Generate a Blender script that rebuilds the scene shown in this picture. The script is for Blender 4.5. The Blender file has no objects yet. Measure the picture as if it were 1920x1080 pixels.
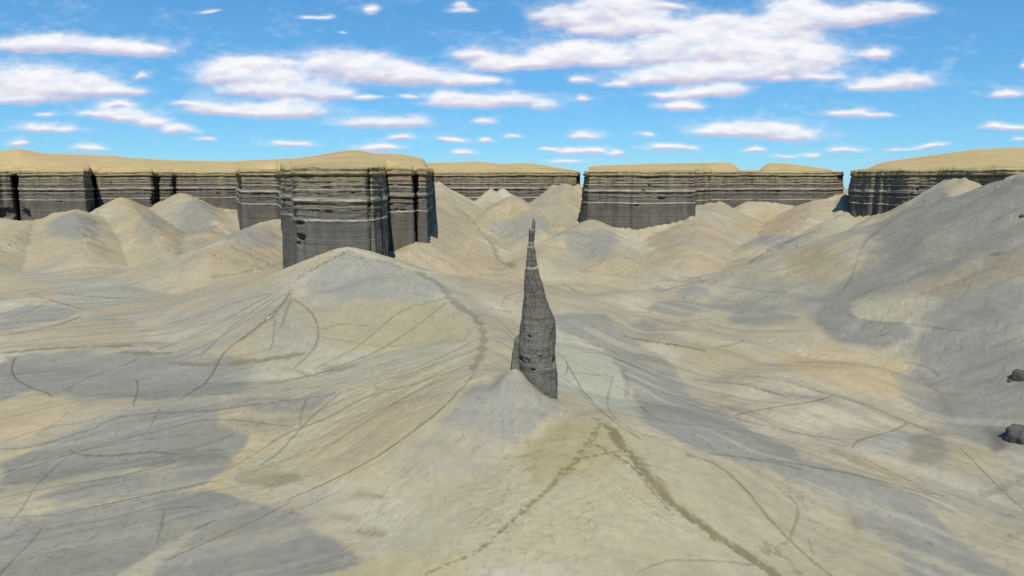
import bpy, math
import numpy as np
from math import radians, sin, cos, tan, pi, sqrt

# ------------------------------------------------------------------ camera, sky, sun, exposure
sc = bpy.context.scene
COL = sc.collection
F = 1297.0 / 1920.0                 # focal length in picture widths
PITCH = radians(9.1)
EYE = 60.0                          # height of the camera above the datum; heights below are relative to it
CP, SP = cos(PITCH), sin(PITCH)

cam_d = bpy.data.cameras.new('camera')
cam_d.sensor_width = 36.0
cam_d.lens = 36.0 * F
cam_d.clip_start = 1.0
cam_d.clip_end = 20000.0
cam = bpy.data.objects.new('camera', cam_d)
COL.objects.link(cam)
cam.location = (0, 0, EYE)
cam.rotation_euler = (pi / 2 - PITCH, 0, 0)
sc.camera = cam

SUN_EL, SUN_AZ = radians(52), radians(-3)      # the sun stands behind the camera, to the left
sun_d = bpy.data.lights.new('sun', 'SUN')
sun_d.energy = 4.0
sun_d.angle = radians(0.6)
sun_d.color = (1.0, 0.93, 0.82)
sun = bpy.data.objects.new('sun', sun_d)
COL.objects.link(sun)
sun.rotation_euler = (pi / 2 - SUN_EL, 0, -SUN_AZ)
sun.location = (-100, -200, 300)

sc.view_settings.view_transform = 'Standard'
sc.view_settings.look = 'None'
sc.view_settings.gamma = 1.0
sc.view_settings.use_curve_mapping = False
sc.view_settings.exposure = 0.3
SKY_STRENGTH = 0.12


def lin(c):
    c = np.asarray(c, float) / 255.0
    return np.where(c <= 0.04045, c / 12.92, ((c + 0.055) / 1.055) ** 2.4)


def smooth(a, b, x):
    t = np.clip((x - a) / (b - a), 0, 1)
    return t * t * (3 - 2 * t)


def hash2(ix, iy, seed):
    n = (ix * 374761393 + iy * 668265263 + seed * 982451653) & 0xffffffff
    n = ((n ^ (n >> 13)) * 1274126177) & 0xffffffff
    n = (n ^ (n >> 16)) & 0xffffff
    return n / float(0xffffff)


def vnoise(x, y, seed=0):
    x = np.asarray(x, float); y = np.asarray(y, float)
    ix = np.floor(x).astype(np.int64); iy = np.floor(y).astype(np.int64)
    fx = x - ix; fy = y - iy
    fx = fx * fx * fx * (fx * (fx * 6 - 15) + 10); fy = fy * fy * fy * (fy * (fy * 6 - 15) + 10)
    a = hash2(ix, iy, seed); b = hash2(ix + 1, iy, seed); c = hash2(ix, iy + 1, seed); d = hash2(ix + 1, iy + 1, seed)
    return (a + (b - a) * fx + (c - a) * fy + (a - b - c + d) * fx * fy) * 2 - 1


def fbm(x, y, octaves=4, seed=0, gain=0.5):
    r = 0.0; amp = 1.0; tot = 0.0
    for i in range(octaves):
        s, c = math.sin(0.6 * i + 0.3), math.cos(0.6 * i + 0.3)
        r = r + amp * vnoise(c * x - s * y + 13.7 * i, s * x + c * y - 7.1 * i, seed + i * 17)
        tot += amp; amp *= gain; x = x * 2.03; y = y * 2.03
    return r / tot


def ray(px, py):
    """direction through a point of the 1920 x 1080 view, as X/Y and Z/Y"""
    f = 1920.0 * F
    u = (px - 960.0) / f; v = (py - 540.0) / f
    den = CP - v * SP
    return u / den, (-SP - v * CP) / den


def P(px, py, Y):
    gx, gz = ray(px, py)
    return (gx * Y, Y, gz * Y)       # height relative to the eye


# ---- clouds: cumulus humps as (x, y, half width, half height) where they stand over the horizon
CLOUDS = [
 (150,92,150,16),(60,86,70,15),(270,97,50,14),(100,84,60,12),
 (40,150,90,26),(130,170,110,26),(30,190,90,14),(160,155,60,14),(225,175,60,12),(60,170,110,22),
 (190,215,60,9),(240,222,60,12),(335,244,42,10),(285,232,40,11),(222,200,35,8),(80,243,75,10),(380,262,20,6),
 (165,282,45,10),(80,220,20,6),(30,270,20,8),
 (440,145,85,22),(500,150,80,20),(480,125,70,18),(560,175,95,20),(470,172,70,14),(630,125,75,24),(700,140,90,22),
 (760,150,90,20),(850,152,75,14),(720,125,50,14),(900,156,45,7),
 (380,205,45,18),(430,212,60,14),(550,212,75,20),(500,215,60,12),(620,180,40,10),(690,186,30,6),(350,196,30,8),
 (700,235,75,12),(765,232,45,11),(545,274,50,9),(710,281,48,9),(755,259,25,7),(848,264,27,6),(912,263,12,6),(957,259,20,6),
 (912,232,24,7),(868,288,25,8),(870,193,75,16),(970,192,78,14),(1020,203,35,9),(850,185,30,10),
 (885,106,48,16),(930,120,45,14),(960,128,60,8),
 (1060,115,85,26),(1090,105,55,20),(1010,125,45,12),(1130,118,45,12),(1090,153,28,9),(1160,160,40,7),
 (1130,30,85,34),(1160,20,60,34),(1060,40,55,20),(1200,52,90,22),(1110,60,70,12),(1020,32,30,10),(1250,14,40,11),
 (1335,52,60,20),(1350,48,40,16),(1490,45,75,42),(1500,30,50,26),(1460,65,60,22),(1560,45,60,14),(1640,28,75,20),(1600,38,60,16),(1700,22,50,11),
 (1290,95,120,30),(1380,100,120,32),(1450,105,110,28),(1510,112,80,20),(1330,75,80,18),(1240,108,80,18),
 (1370,140,160,20),(1300,145,100,20),(1460,128,90,20),(1540,147,40,8),(1470,150,20,7),(1220,152,60,10),
 (1320,178,80,13),(1260,182,60,8),(1370,172,40,10),(1280,205,50,10),(1275,200,30,9),
 (1660,163,80,15),(1700,152,45,14),(1620,170,45,9),(1645,105,33,13),(1600,217,52,10),(1650,221,30,6),
 (1350,250,70,15),(1430,248,70,15),(1490,258,65,14),(1380,243,40,10),
 (1095,257,32,8),(1080,285,50,7),(1120,287,22,6),(1030,281,15,5),(1215,257,22,7),(1252,278,45,8),(1300,281,15,5),(1415,284,30,6),
 (1525,292,22,6),(1590,283,35,6),(1750,274,35,6),(1700,282,40,4),(1880,241,55,9),(1885,178,40,9),(1918,125,14,11),(1905,262,14,6),
 (695,23,16,10),(870,20,30,7),(865,8,14,5),(598,35,28,5),(395,22,22,4),(1095,187,14,6),(272,145,14,5),(772,182,18,5),(1160,290,14,4),
 (1060,305,30,5),(1470,295,30,4),(640,60,6,2),
]


def make_clouds():
    W, H, G0, G1, Z0, Z1 = 4096, 640, -2.0, 2.0, -0.02, 0.605
    gx = np.linspace(G0, G1, W)[None, :]; gz = np.linspace(Z0, Z1, H)[:, None]
    X = gx + 0 * gz; Z = gz + 0 * gx
    rng = np.random.RandomState(4)
    cl = []
    for (px, py, rx, ry) in CLOUDS:
        a, b = ray(px, py)
        cl.append((a, b, rx / 1313.0 * .98, ry / 1313.0 * 1.12))
    for k in range(150):                       # the rest of the sky, outside this view
        a = rng.uniform(-2, 2); b = rng.uniform(0.03, 0.55)
        if abs(a) < 0.86 and b < 0.27: continue
        w = rng.uniform(0.02, 0.09)
        for j in range(3):
            cl.append((a + rng.uniform(-1, 1) * w, b + rng.uniform(-.3, .3) * w * .4, w * rng.uniform(.5, 1), w * .26))
    wx = X + 0.010 * fbm(X * 22, Z * 60, 4, 3); wz = Z + 0.0042 * fbm(X * 26, Z * 80, 4, 9)
    dens = np.zeros((H, W)); top = np.zeros((H, W)); wsum = np.full((H, W), 1e-6)
    for (a, b, rx, ry) in cl:
        i0 = max(0, int((a - 2.4 * rx - G0) / (G1 - G0) * W)); i1 = min(W, int((a + 2.4 * rx - G0) / (G1 - G0) * W) + 2)
        j0 = max(0, int((b - 3 * ry - Z0) / (Z1 - Z0) * H)); j1 = min(H, int((b + 3 * ry - Z0) / (Z1 - Z0) * H) + 2)
        if i0 >= i1 or j0 >= j1: continue
        dx = (wx[j0:j1, i0:i1] - a) / rx; dz = (wz[j0:j1, i0:i1] - b) / ry
        dz2 = np.where(dz < 0, dz * 1.9, dz * .92)
        r2 = dx * dx + dz2 * dz2
        g = np.exp(-1.15 * r2)
        dens[j0:j1, i0:i1] = 1 - (1 - dens[j0:j1, i0:i1]) * (1 - np.clip(g, 0, .97))
        w = g ** 2
        top[j0:j1, i0:i1] += w * np.clip(dz, -1.2, 1.2); wsum[j0:j1, i0:i1] += w
    n = fbm(X * 60, Z * 150, 4, 21, .55)
    n2 = fbm(X * 160, Z * 340, 3, 41, .55)
    d = dens + 0.20 * n + 0.035 * n2 + 0.14 * fbm(X * 14, Z * 44, 3, 61) - .02
    alpha = smooth(0.13, 0.70, d) * (.84 + .16 * smooth(-.35, .15, fbm(X * 34, Z * 110, 3, 83)))
    alpha = np.maximum(alpha, .32 * smooth(.08, .5, d + .1)) * (0.86 + 0.14 * smooth(.5, .9, d))
    alpha *= smooth(0.004, 0.03, Z)
    emb = np.roll(d, -4, 0) - np.roll(d, 4, 0)                      # positive where the cloud thickens upward: its shaded underside
    shade = 0.60 + 0.48 * top / wsum - .8 * emb + 0.16 * n
    shade = smooth(0.0, 1.0, shade)[..., None]
    c = lin((204, 199, 221)) * (1 - shade) + lin((250, 250, 253)) * shade
    out = np.dstack([c, alpha]).astype(np.float32)
    img = bpy.data.images.new('cloud_field', W, H, alpha=True, float_buffer=True)
    img.colorspace_settings.name = 'Non-Color'
    img.alpha_mode = 'CHANNEL_PACKED'
    img.pixels.foreach_set(out.ravel())
    img.update(); img.pack()
    return img, (G0, G1, Z0, Z1)


def make_world():
    img, (G0, G1, Z0, Z1) = make_clouds()
    w = bpy.data.worlds.new('World'); sc.world = w; w.use_nodes = True
    nt = w.node_tree; N = nt.nodes; L = nt.links; N.clear()
    out = N.new('ShaderNodeOutputWorld'); bg = N.new('ShaderNodeBackground'); bg.inputs[1].default_value = SKY_STRENGTH
    sky = N.new('ShaderNodeTexSky'); sky.sky_type = 'NISHITA'; sky.sun_disc = False
    sky.sun_elevation = SUN_EL; sky.sun_rotation = pi + SUN_AZ
    sky.altitude = 1400; sky.air_density = 1.0; sky.dust_density = 0.0; sky.ozone_density = 4.0
    hs = N.new('ShaderNodeHueSaturation'); hs.inputs['Saturation'].default_value = 1.07
    gm = N.new('ShaderNodeGamma'); gm.inputs[1].default_value = 0.6; L.new(sky.outputs[0], gm.inputs[0])
    tn = N.new('ShaderNodeVectorMath'); tn.operation = 'MULTIPLY'; tn.inputs[1].default_value = (.72, 1.30, 1.75)
    L.new(gm.outputs[0], tn.inputs[0]); L.new(tn.outputs[0], hs.inputs['Color'])
    tc = N.new('ShaderNodeTexCoord'); sep = N.new('ShaderNodeSeparateXYZ'); L.new(tc.outputs['Generated'], sep.inputs[0])

    def m(op, a, b=None):
        n = N.new('ShaderNodeMath'); n.operation = op
        for k, q in enumerate((a, b)):
            if q is None: continue
            if isinstance(q, (int, float)): n.inputs[k].default_value = q
            else: L.new(q, n.inputs[k])
        return n.outputs[0]
    front = m('GREATER_THAN', sep.outputs[1], 0.02)
    yy = m('MAXIMUM', sep.outputs[1], 0.02)
    gx = m('DIVIDE', sep.outputs[0], yy); gz = m('DIVIDE', sep.outputs[2], yy)
    uu = m('DIVIDE', m('SUBTRACT', gx, G0), G1 - G0); vv = m('DIVIDE', m('SUBTRACT', gz, Z0), Z1 - Z0)
    cv = N.new('ShaderNodeCombineXYZ'); L.new(uu, cv.inputs[0]); L.new(vv, cv.inputs[1])
    tx = N.new('ShaderNodeTexImage'); tx.image = img; tx.extension = 'CLIP'; tx.interpolation = 'Cubic'
    L.new(cv.outputs[0], tx.inputs[0])
    sc_ = N.new('ShaderNodeVectorMath'); sc_.operation = 'SCALE'; sc_.inputs['Scale'].default_value = 2 ** -sc.view_settings.exposure / SKY_STRENGTH
    L.new(tx.outputs[0], sc_.inputs[0])
    mix = N.new('ShaderNodeMix'); mix.data_type = 'RGBA'
    L.new(m('MULTIPLY', tx.outputs[1], front), mix.inputs[0]); L.new(hs.outputs[0], mix.inputs[6]); L.new(sc_.outputs[0], mix.inputs[7])
    L.new(mix.outputs[2], bg.inputs[0]); L.new(bg.outputs[0], out.inputs[0])


make_world()


# ------------------------------------------------------------------ helpers
def tag(o, label=None, cat=None, group=None, kind=None):
    if label: o['label'] = label
    if cat: o['category'] = cat
    if group: o['group'] = group
    if kind: o['kind'] = kind
    return o


def empty(name, loc):
    o = bpy.data.objects.new(name, None); COL.objects.link(o); o.location = loc
    return o


def grid_mesh(name, V, mat, parent=None, cols=None, flip=False, close=False):
    """V: rows x cols x 3 array (height relative to the eye) -> one mesh object"""
    nr, nc = V.shape[:2]
    co = V.reshape(-1, 3).astype(np.float32).copy(); co[:, 2] += EYE
    if parent is not None:
        co -= np.array(parent.location, np.float32)
    i = np.arange(nr - 1)[:, None]; j = np.arange(nc if close else nc - 1)[None, :]
    j2 = (j + 1) % nc
    a = i * nc + j; b = i * nc + j2; c = (i + 1) * nc + j2; d = (i + 1) * nc + j
    q = np.stack([a, b, c, d] if not flip else [a, d, c, b], -1).reshape(-1, 4)
    me = bpy.data.meshes.new(name)
    me.vertices.add(len(co)); me.vertices.foreach_set('co', co.ravel())
    me.loops.add(q.size); me.loops.foreach_set('vertex_index', q.ravel().astype(np.int32))
    me.polygons.add(len(q)); me.polygons.foreach_set('loop_start', np.arange(0, q.size, 4, dtype=np.int32))
    me.polygons.foreach_set('loop_total', np.full(len(q), 4, np.int32))
    me.polygons.foreach_set('use_smooth', np.ones(len(q), bool))
    me.update(calc_edges=True)
    if cols is not None:
        at = me.color_attributes.new('Col', 'FLOAT_COLOR', 'POINT')
        c4 = np.ones((len(co), 4), np.float32); c4[:, :3] = cols.reshape(-1, 3)
        at.data.foreach_set('color', c4.ravel())
    me.materials.append(mat)
    o = bpy.data.objects.new(name, me); COL.objects.link(o)
    if parent is not None: o.parent = parent
    return o


class NT:
    def __init__(s, name):
        s.m = bpy.data.materials.new(name); s.m.use_nodes = True
        s.N = s.m.node_tree.nodes; s.L = s.m.node_tree.links; s.N.clear()
        s.out = s.N.new('ShaderNodeOutputMaterial'); s.b = s.N.new('ShaderNodeBsdfPrincipled')
        s.b.inputs['Roughness'].default_value = 0.95; s.b.inputs['Specular IOR Level'].default_value = 0.1
        s.L.new(s.b.outputs[0], s.out.inputs[0])

    def put(s, sock, v):
        if isinstance(v, (int, float, tuple, list)): sock.default_value = v
        else: s.L.new(v, sock)

    def math(s, op, a, b=0.0, c=None, clamp=False):
        n = s.N.new('ShaderNodeMath'); n.operation = op; n.use_clamp = clamp
        s.put(n.inputs[0], a); s.put(n.inputs[1], b)
        if c is not None: s.put(n.inputs[2], c)
        return n.outputs[0]

    def pos(s):
        g = s.N.new('ShaderNodeNewGeometry'); return g.outputs['Position']

    def noise(s, vec, scale=(1, 1, 1), sc_=1.0, detail=3, rough=.5, off=(0, 0, 0)):
        mp = s.N.new('ShaderNodeMapping'); mp.inputs['Scale'].default_value = scale; mp.inputs['Location'].default_value = off
        s.L.new(vec, mp.inputs[0])
        n = s.N.new('ShaderNodeTexNoise'); n.inputs['Scale'].default_value = sc_; n.inputs['Detail'].default_value = detail
        n.inputs['Roughness'].default_value = rough
        s.L.new(mp.outputs[0], n.inputs['Vector']); return n.outputs[0]

    def remap(s, v, a, b, c, d):
        n = s.N.new('ShaderNodeMapRange'); s.put(n.inputs[0], v)
        for k, q in zip((1, 2, 3, 4), (a, b, c, d)): n.inputs[k].default_value = q
        return n.outputs[0]

    def mix(s, f, a, b, mode='MIX'):
        n = s.N.new('ShaderNodeMix'); n.data_type = 'RGBA'; n.blend_type = mode
        s.put(n.inputs[0], f); s.put(n.inputs[6], a); s.put(n.inputs[7], b); return n.outputs[2]

    def ramp(s, v, stops):
        n = s.N.new('ShaderNodeValToRGB'); e = n.color_ramp.elements
        stops = sorted(stops, key=lambda q: q[0])
        e[0].position = stops[0][0]; e[0].color = stops[0][1]; e[1].position = stops[-1][0]; e[1].color = stops[-1][1]
        for p, c in stops[1:-1]:
            k = e.new(p); k.color = c
        s.L.new(v, n.inputs[0]); return n.outputs[0]

    def scale_col(s, col, f):
        n = s.N.new('ShaderNodeVectorMath'); n.operation = 'SCALE'
        s.L.new(col, n.inputs[0]); s.put(n.inputs['Scale'], f); return n.outputs[0]

    def bump(s, h, dist, strength=1.0):
        n = s.N.new('ShaderNodeBump'); n.inputs['Distance'].default_value = dist; n.inputs['Strength'].default_value = strength
        s.L.new(h, n.inputs['Height']); s.L.new(n.outputs[0], s.b.inputs['Normal'])


KA = np.array([.67, .66, .61])                                     # real albedo of a surface that shows as a given picture colour


def alb(c, a=1.0):
    v = lin(c) * KA
    return (float(v[0]), float(v[1]), float(v[2]), a)


# ------------------------------------------------------------------ terrain
RIDGES = []      # (points (x,y,z), slope, A, round)


def ridge(pts, slope, A, r, step=None):
    """a crest through points (px, py, Y); the ground falls away from it on all sides"""
    p = np.array([P(*q) for q in pts])
    out = []
    for a, b in zip(p[:-1], p[1:]):
        L = np.linalg.norm((b - a)[:2]); st = step or max(1.5, 0.009 * (a[1] + b[1]) / 2 * 1.0)
        n = max(1, int(L / st))
        for k in range(n): out.append(a + (b - a) * k / n)
    out.append(p[-1]); RIDGES.append((np.array(out), slope, A, r))


# the long ridge from the big butte past the spire to the foreground nose
ridge([(652,462,322),(700,480,312),(780,508,290),(830,545,262),(880,595,228),(905,640,202),(908,690,175),(935,704,163)], .42, 17, 5)
ridge([(652,462,322),(600,503,318),(548,546,310)], .66, 22, 1.2)
ridge([(935,704,163),(966,693,150)], .95, 15, 1.2)
ridge([(966,693,150),(988,722,147),(1012,757,145),(1045,788,142),(1112,792,137)], .95, 15, 1.2)
ridge([(1112,790,137),(1120,850,122),(1130,950,106),(1150,1080,91),(1165,1200,80)], .34, 13, 9)
ridge([(1112,790,137),(1080,850,124),(1020,950,108),(980,1080,92)], .30, 13, 12)
ridge([(944,728,150),(890,800,139),(800,910,125)], .36, 14, 7)
ridge([(905,640,202),(760,700,180),(640,780,160)], .30, 14, 14)
ridge([(780,510,290),(640,560,262),(520,640,225)], .28, 15, 16)
ridge([(540,552,303),(470,588,282),(380,630,250)], .25, 12, 10)
# talus and spurs below the left mesas
ridge([(-500,400,520),(-200,400,560),(0,406,600),(40,413,600),(80,408,604),(110,396,598),(140,392,585),(165,401,600),(195,385,650),(235,372,655),(270,388,660),(300,398,660),(322,385,680),(345,362,690),(380,385,690),(410,388,690),(445,392,690)], .62, 62, 3)
ridge([(140,392,590),(150,425,520),(160,470,455)], .5, 40, 5)
ridge([(60,412,590),(20,450,500),(-40,490,430)], .5, 40, 5)
ridge([(228,370,655),(262,405,580),(300,440,510),(325,480,450)], .55, 46, 4)
ridge([(340,361,690),(385,390,640),(420,430,580)], .5, 46, 4)
ridge([(440,392,690),(380,440,540),(300,490,440),(200,525,380)], .35, 34, 3)
ridge([(450,432,524),(500,413,518),(536,411,500)], .55, 44, 3)
ridge([(520,411,505),(460,440,450),(400,475,400)], .45, 40, 8)
ridge([(505,508,368),(460,538,330),(300,585,290)], .30, 22, 8)
# between the butte and the middle mesa
ridge([(815,385,560),(812,420,480),(780,460,420),(745,478,395)], .60, 50, 3)
ridge([(735,470,398),(765,470,396),(778,452,414),(803,455,416)], .55, 42, 2)
ridge([(812,338,698),(823,340,696),(828,372,695),(850,390,690),(880,382,690),(905,374,690),(921,352,694),(940,352,694),(948,372,690),(965,366,668),(985,383,688),(1025,397,688),(1034,365,692),(1040,343,694),(1082,343,694),(1088,360,690)], .85, 60, 1.5)
ridge([(818,345,690),(845,400,590),(880,440,500),(900,500,410)], .55, 46, 6)
ridge([(962,366,665),(990,390,600),(1010,430,520)], .6, 46, 3)
ridge([(962,366,665),(920,395,600),(890,420,560)], .6, 46, 3)
ridge([(1060,345,690),(1060,400,600),(1045,440,520)], .6, 55, 4)
ridge([(1060,425,580),(1085,416,560),(1112,412,545),(1140,422,548),(1190,427,545),(1250,416,548),(1297,402,552),(1303,384,598),(1320,378,628),(1335,384,628),(1350,376,628),(1385,396,628),(1402,376,630),(1450,378,630),(1512,388,632),(1527,375,628),(1556,370,628),(1577,362,650)], .62, 50, 3)
ridge([(1110,412,545),(1130,445,480),(1180,490,405),(1230,520,370)], .5, 36, 7)
ridge([(1110,412,545),(1060,440,480),(1010,480,420)], .5, 36, 6)
ridge([(1330,380,620),(1300,430,500),(1290,480,420)], .45, 38, 12)
ridge([(1540,375,620),(1500,420,520),(1440,455,450)], .45, 38, 9)
ridge([(1577,362,650),(1581,380,600),(1584,402,550)], .5, 40, 3)
# right side: talus, the low saddle mound and the big grey hillside
ridge([(1586,404,540),(1640,401,525),(1700,387,495),(1745,380,480),(1765,362,478),(1774,342,478),(1788,328,476),(1805,322,470),(1823,322,462),(1833,343,452),(1862,352,440),(1888,346,430),(1960,330,420),(2300,300,400)], .70, 58, 1.5)
ridge([(1590,405,535),(1540,432,470),(1480,470,415),(1400,510,365),(1330,528,345)], .42, 30, 9)
ridge([(1700,392,470),(1790,366,430),(1860,362,398),(1893,350,372),(1928,318,345),(2100,262,300),(2400,210,260)], .60, 84, 3)
ridge([(1930,330,345),(1965,440,255),(2000,600,195),(2060,750,152),(2100,900,130)], .50, 60, 12)


rg = np.random.RandomState(23)
for (pts_, s_, A_, r_) in list(RIDGES):                 # side spurs that branch off the far crests
    if pts_[:, 1].mean() < 330 or len(pts_) < 6 or pts_[:, 0].min() > -30 and pts_[:, 1].mean() < 560: continue
    L_ = np.hypot(*np.diff(pts_[:, :2], axis=0).T).sum()
    for k in range(int(L_ / 34)):
        x_, y_, z_ = pts_[rg.randint(2, len(pts_) - 1)]
        if z_ < -50: continue
        an = rg.uniform(-1.15, 1.15); l_ = rg.uniform(18, 60); q = s_ * rg.uniform(.62, .85)
        n_ = int(l_ / 3); tt = np.arange(n_) * 3.0; an_ = an + .3 * np.sin(tt / 14 + k)
        P_ = np.stack([x_ + np.cumsum(np.sin(an_)) * 3, y_ - np.cumsum(np.cos(an_)) * 3, z_ - 1.0 - q * tt * (1 - .0035 * tt)], 1)
        RIDGES.append((P_, s_ * 1.25, A_, 1.6))
# low hummocks between the washes of the flats
for hm in ([(1250,560,318),(1330,576,298)], [(1400,560,318),(1510,586,285)], [(1290,622,246),(1385,642,230)], [(1390,775,165),(1560,745,172)], [(1500,700,190),(1620,690,192)],
           [(1450,862,132),(1700,925,119)], [(1660,830,142),(1760,850,136)], [(0,655,224),(250,646,228)], [(320,684,210),(560,668,214)], [(0,930,119),(330,868,132)], [(150,765,158),(420,742,166)],
           [(60,790,152),(0,800,150)], [(1110,560,318),(1200,545,335)], [(30,560,320),(200,540,345)]):
    ridge(hm, .22, 14, 5)


def terrain_coarse(X, Y):
    z = -59.0 + 1.3 * fbm(X / 60, Y / 60, 3, 5) - 0.012 * np.clip(Y - 900, 0, 1e5)
    K = 1.4
    acc = z.copy()
    flat = np.stack([X.ravel(), Y.ravel()], 1)
    for (pts, s, A, r) in RIDGES:
        best = np.full(flat.shape[0], -1e9)
        R = (pts[:, 2].max() + 65) / s * 1.5 + 20
        lo = pts[:, :2].min(0) - R; hi = pts[:, :2].max(0) + R
        idx = np.nonzero((flat[:, 0] > lo[0]) & (flat[:, 0] < hi[0]) & (flat[:, 1] > lo[1]) & (flat[:, 1] < hi[1]))[0]
        if len(idx) == 0: continue
        fx = flat[idx, 0]; fy = flat[idx, 1]
        wob = 1 + 0.07 * fbm(fx / 30, fy / 30, 3, 31)
        b = np.full(len(idx), -1e9); ql = np.zeros(len(idx)); arc = 0.0; last = pts[0]
        for (x, y, zz) in pts:
            arc += math.hypot(x - last[0], y - last[1]); last = (x, y)
            d0 = np.sqrt((fx - x) ** 2 + (fy - y) ** 2 + r * r) - r
            d = d0 * s * wob
            B = zz + 65.0
            v = zz - B * (1 - np.clip(1 - d / (1.5 * B), 0, 1) ** 1.5)
            up = v > b
            b = np.where(up, v, b); ql = np.where(up, arc + 9.0 * np.arctan2(fx - x, fy - y), ql)
        dd = pts[:, 2].max() - b
        ff = 1 if pts[:, 1].mean() < 260 else 3.0          # rain-cut rills running down the slope
        b -= np.clip(dd * .13, 0, .42 * ff) * (1 - np.abs(fbm(ql / (5 * ff), b / 60, 3, 71))) ** 4 * smooth(-58, -50, b)
        a0 = acc.ravel()[idx]
        h = np.clip(0.5 + 0.5 * (b - a0) / K, 0, 1)
        new = a0 * (1 - h) + b * h + K * h * (1 - h) * .25
        t = acc.ravel(); t[idx] = new; acc = t.reshape(acc.shape)
    return acc


def build_grid():
    u = np.concatenate([np.linspace(-3.0, -0.86, 90)[:-1], np.linspace(-0.86, 0.86, 1500), np.linspace(0.86, 3.0, 90)[1:]])
    ys = [24.0]
    while ys[-1] < 9000:
        y = ys[-1]
        if y < 78: d = 1.5
        elif y < 800: d = min(max(0.15, y * y / 62000.0), 1.05)
        else: d = 1.05 * (y / 800.0) ** 3
        ys.append(y + d)
    return u, np.array(ys)


GU, GY = build_grid()
cu = np.unique(np.concatenate([np.arange(0, len(GU), 3), [len(GU) - 1]])); cy = np.unique(np.concatenate([np.arange(0, len(GY), 4), [len(GY) - 1]]))
Yc = GY[cy][:, None] + 0 * GU[cu][None, :]; Xc = Yc * GU[cu][None, :]
Zc = terrain_coarse(Xc, Yc)


def upsample(Z):
    iu = np.interp(np.arange(len(GU)), cu, np.arange(len(cu))); iy = np.interp(np.arange(len(GY)), cy, np.arange(len(cy)))
    a = np.floor(iu).astype(int).clip(0, len(cu) - 2); fa = iu - a
    b = np.floor(iy).astype(int).clip(0, len(cy) - 2); fb = (iy - b)[:, None]
    R = Z[b] * (1 - fb) + Z[b + 1] * fb
    return R[:, a] * (1 - fa) + R[:, a + 1] * fa


GYY = np.repeat(GY[:, None], len(GU), 1); GXX = GYY * GU[None, :]
GZ = upsample(Zc)
hgt = np.clip((GZ + 58) / 25, 0, 1)
GZ += (0.22 + 0.6 * hgt) * fbm(GXX / 14, GYY / 14, 4, 77) + 0.07 * fbm(GXX / 1.7, GYY / 1.7, 3, 99)


def sampleZ(x, y):
    u = np.interp(np.asarray(x) / np.asarray(y), GU, np.arange(len(GU))); v = np.interp(y, GY, np.arange(len(GY)))
    a = np.floor(u).astype(int).clip(0, len(GU) - 2); b = np.floor(v).astype(int).clip(0, len(GY) - 2)
    fa = u - a; fb = v - b
    return (GZ[b, a] * (1 - fa) + GZ[b, a + 1] * fa) * (1 - fb) + (GZ[b + 1, a] * (1 - fa) + GZ[b + 1, a + 1] * fa) * fb


RAYS = np.geomspace(60, 1400, 1600)


def ground(px, py):
    """the first ground point seen through (px, py): x, y, z"""
    gx, gz = ray(float(px), float(py))
    z = sampleZ(gx * RAYS, RAYS)
    hit = np.nonzero(z > gz * RAYS)[0]
    Y = RAYS[hit[0]] if len(hit) else RAYS[-1]
    return gx * Y, Y, float(sampleZ(gx * Y, Y))


# ---- ground colours: natural soils and one painted shadow, laid down patch by patch
TAN, CREAM, GREY, BLUE, OCHRE, OLIVE = (184,174,150), (194,188,168), (150,150,148), (153,155,160), (196,177,138), (158,150,122)
cl_ = lin
n1 = fbm(GXX / 45, GYY / 30, 4, 201)[..., None]; n2 = fbm(GXX / 12, GYY / 9, 4, 211)[..., None]; n3 = fbm(GXX / 90, GYY / 60, 3, 221)[..., None]
COLR = cl_(TAN) + 0 * n1
COLR = COLR + (cl_(CREAM) - COLR) * smooth(-.1, .5, n1)
COLR = COLR + (cl_(OCHRE) - COLR) * .5 * smooth(.1, .6, n3)
COLR = COLR + (cl_((168,166,156)) - COLR) * .6 * smooth(.05, .5, -n1 + .4 * n2)


def patch(pts, col, a=1.0, soft=12, rough=1.0):
    """soil of one colour inside an outline (px, py); soft = fuzziness of its edge at that distance"""
    g = np.array([ground(*p)[:2] for p in pts])
    m = g[:, 1].mean()
    ym = g[:, 1]
    s = soft * m / 1297.0
    j0, j1 = np.searchsorted(GY, [g[:, 1].min() - 3 * s, g[:, 1].max() + 3 * s])
    un = g[:, 0] / g[:, 1]
    i0, i1 = np.searchsorted(GU, [un.min() - .03, un.max() + .03])
    if j1 <= j0 or i1 <= i0: return
    X = GXX[j0:j1, i0:i1]; Y = GYY[j0:j1, i0:i1]
    nz = rough * s * 2.0
    Xw = X + nz * fbm(X / (6 * s + 1), Y / (9 * s + 1), 4, int(pts[0][0])); Yw = Y + nz * 1.8 * fbm(X / (6 * s + 1), Y / (9 * s + 1), 4, int(pts[0][0]) + 3)
    inside = np.zeros(X.shape, bool); d2 = np.full(X.shape, 1e12)
    n = len(g)
    for k in range(n):
        x1, y1 = g[k]; x2, y2 = g[(k + 1) % n]
        if y1 != y2:
            c = ((y1 > Yw) != (y2 > Yw)) & (Xw < (x2 - x1) * (Yw - y1) / (y2 - y1) + x1); inside ^= c
        ex, ey = x2 - x1, y2 - y1; L2 = ex * ex + ey * ey + 1e-9
        t = np.clip(((Xw - x1) * ex + (Yw - y1) * ey) / L2, 0, 1)
        d2 = np.minimum(d2, (Xw - x1 - t * ex) ** 2 + (.5 * (Yw - y1 - t * ey)) ** 2)
    sd = np.sqrt(d2) * np.where(inside, 1, -1)
    w = (a * smooth(-s, s, sd))[..., None]
    COLR[j0:j1, i0:i1] += (cl_(col) - COLR[j0:j1, i0:i1]) * w


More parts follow.
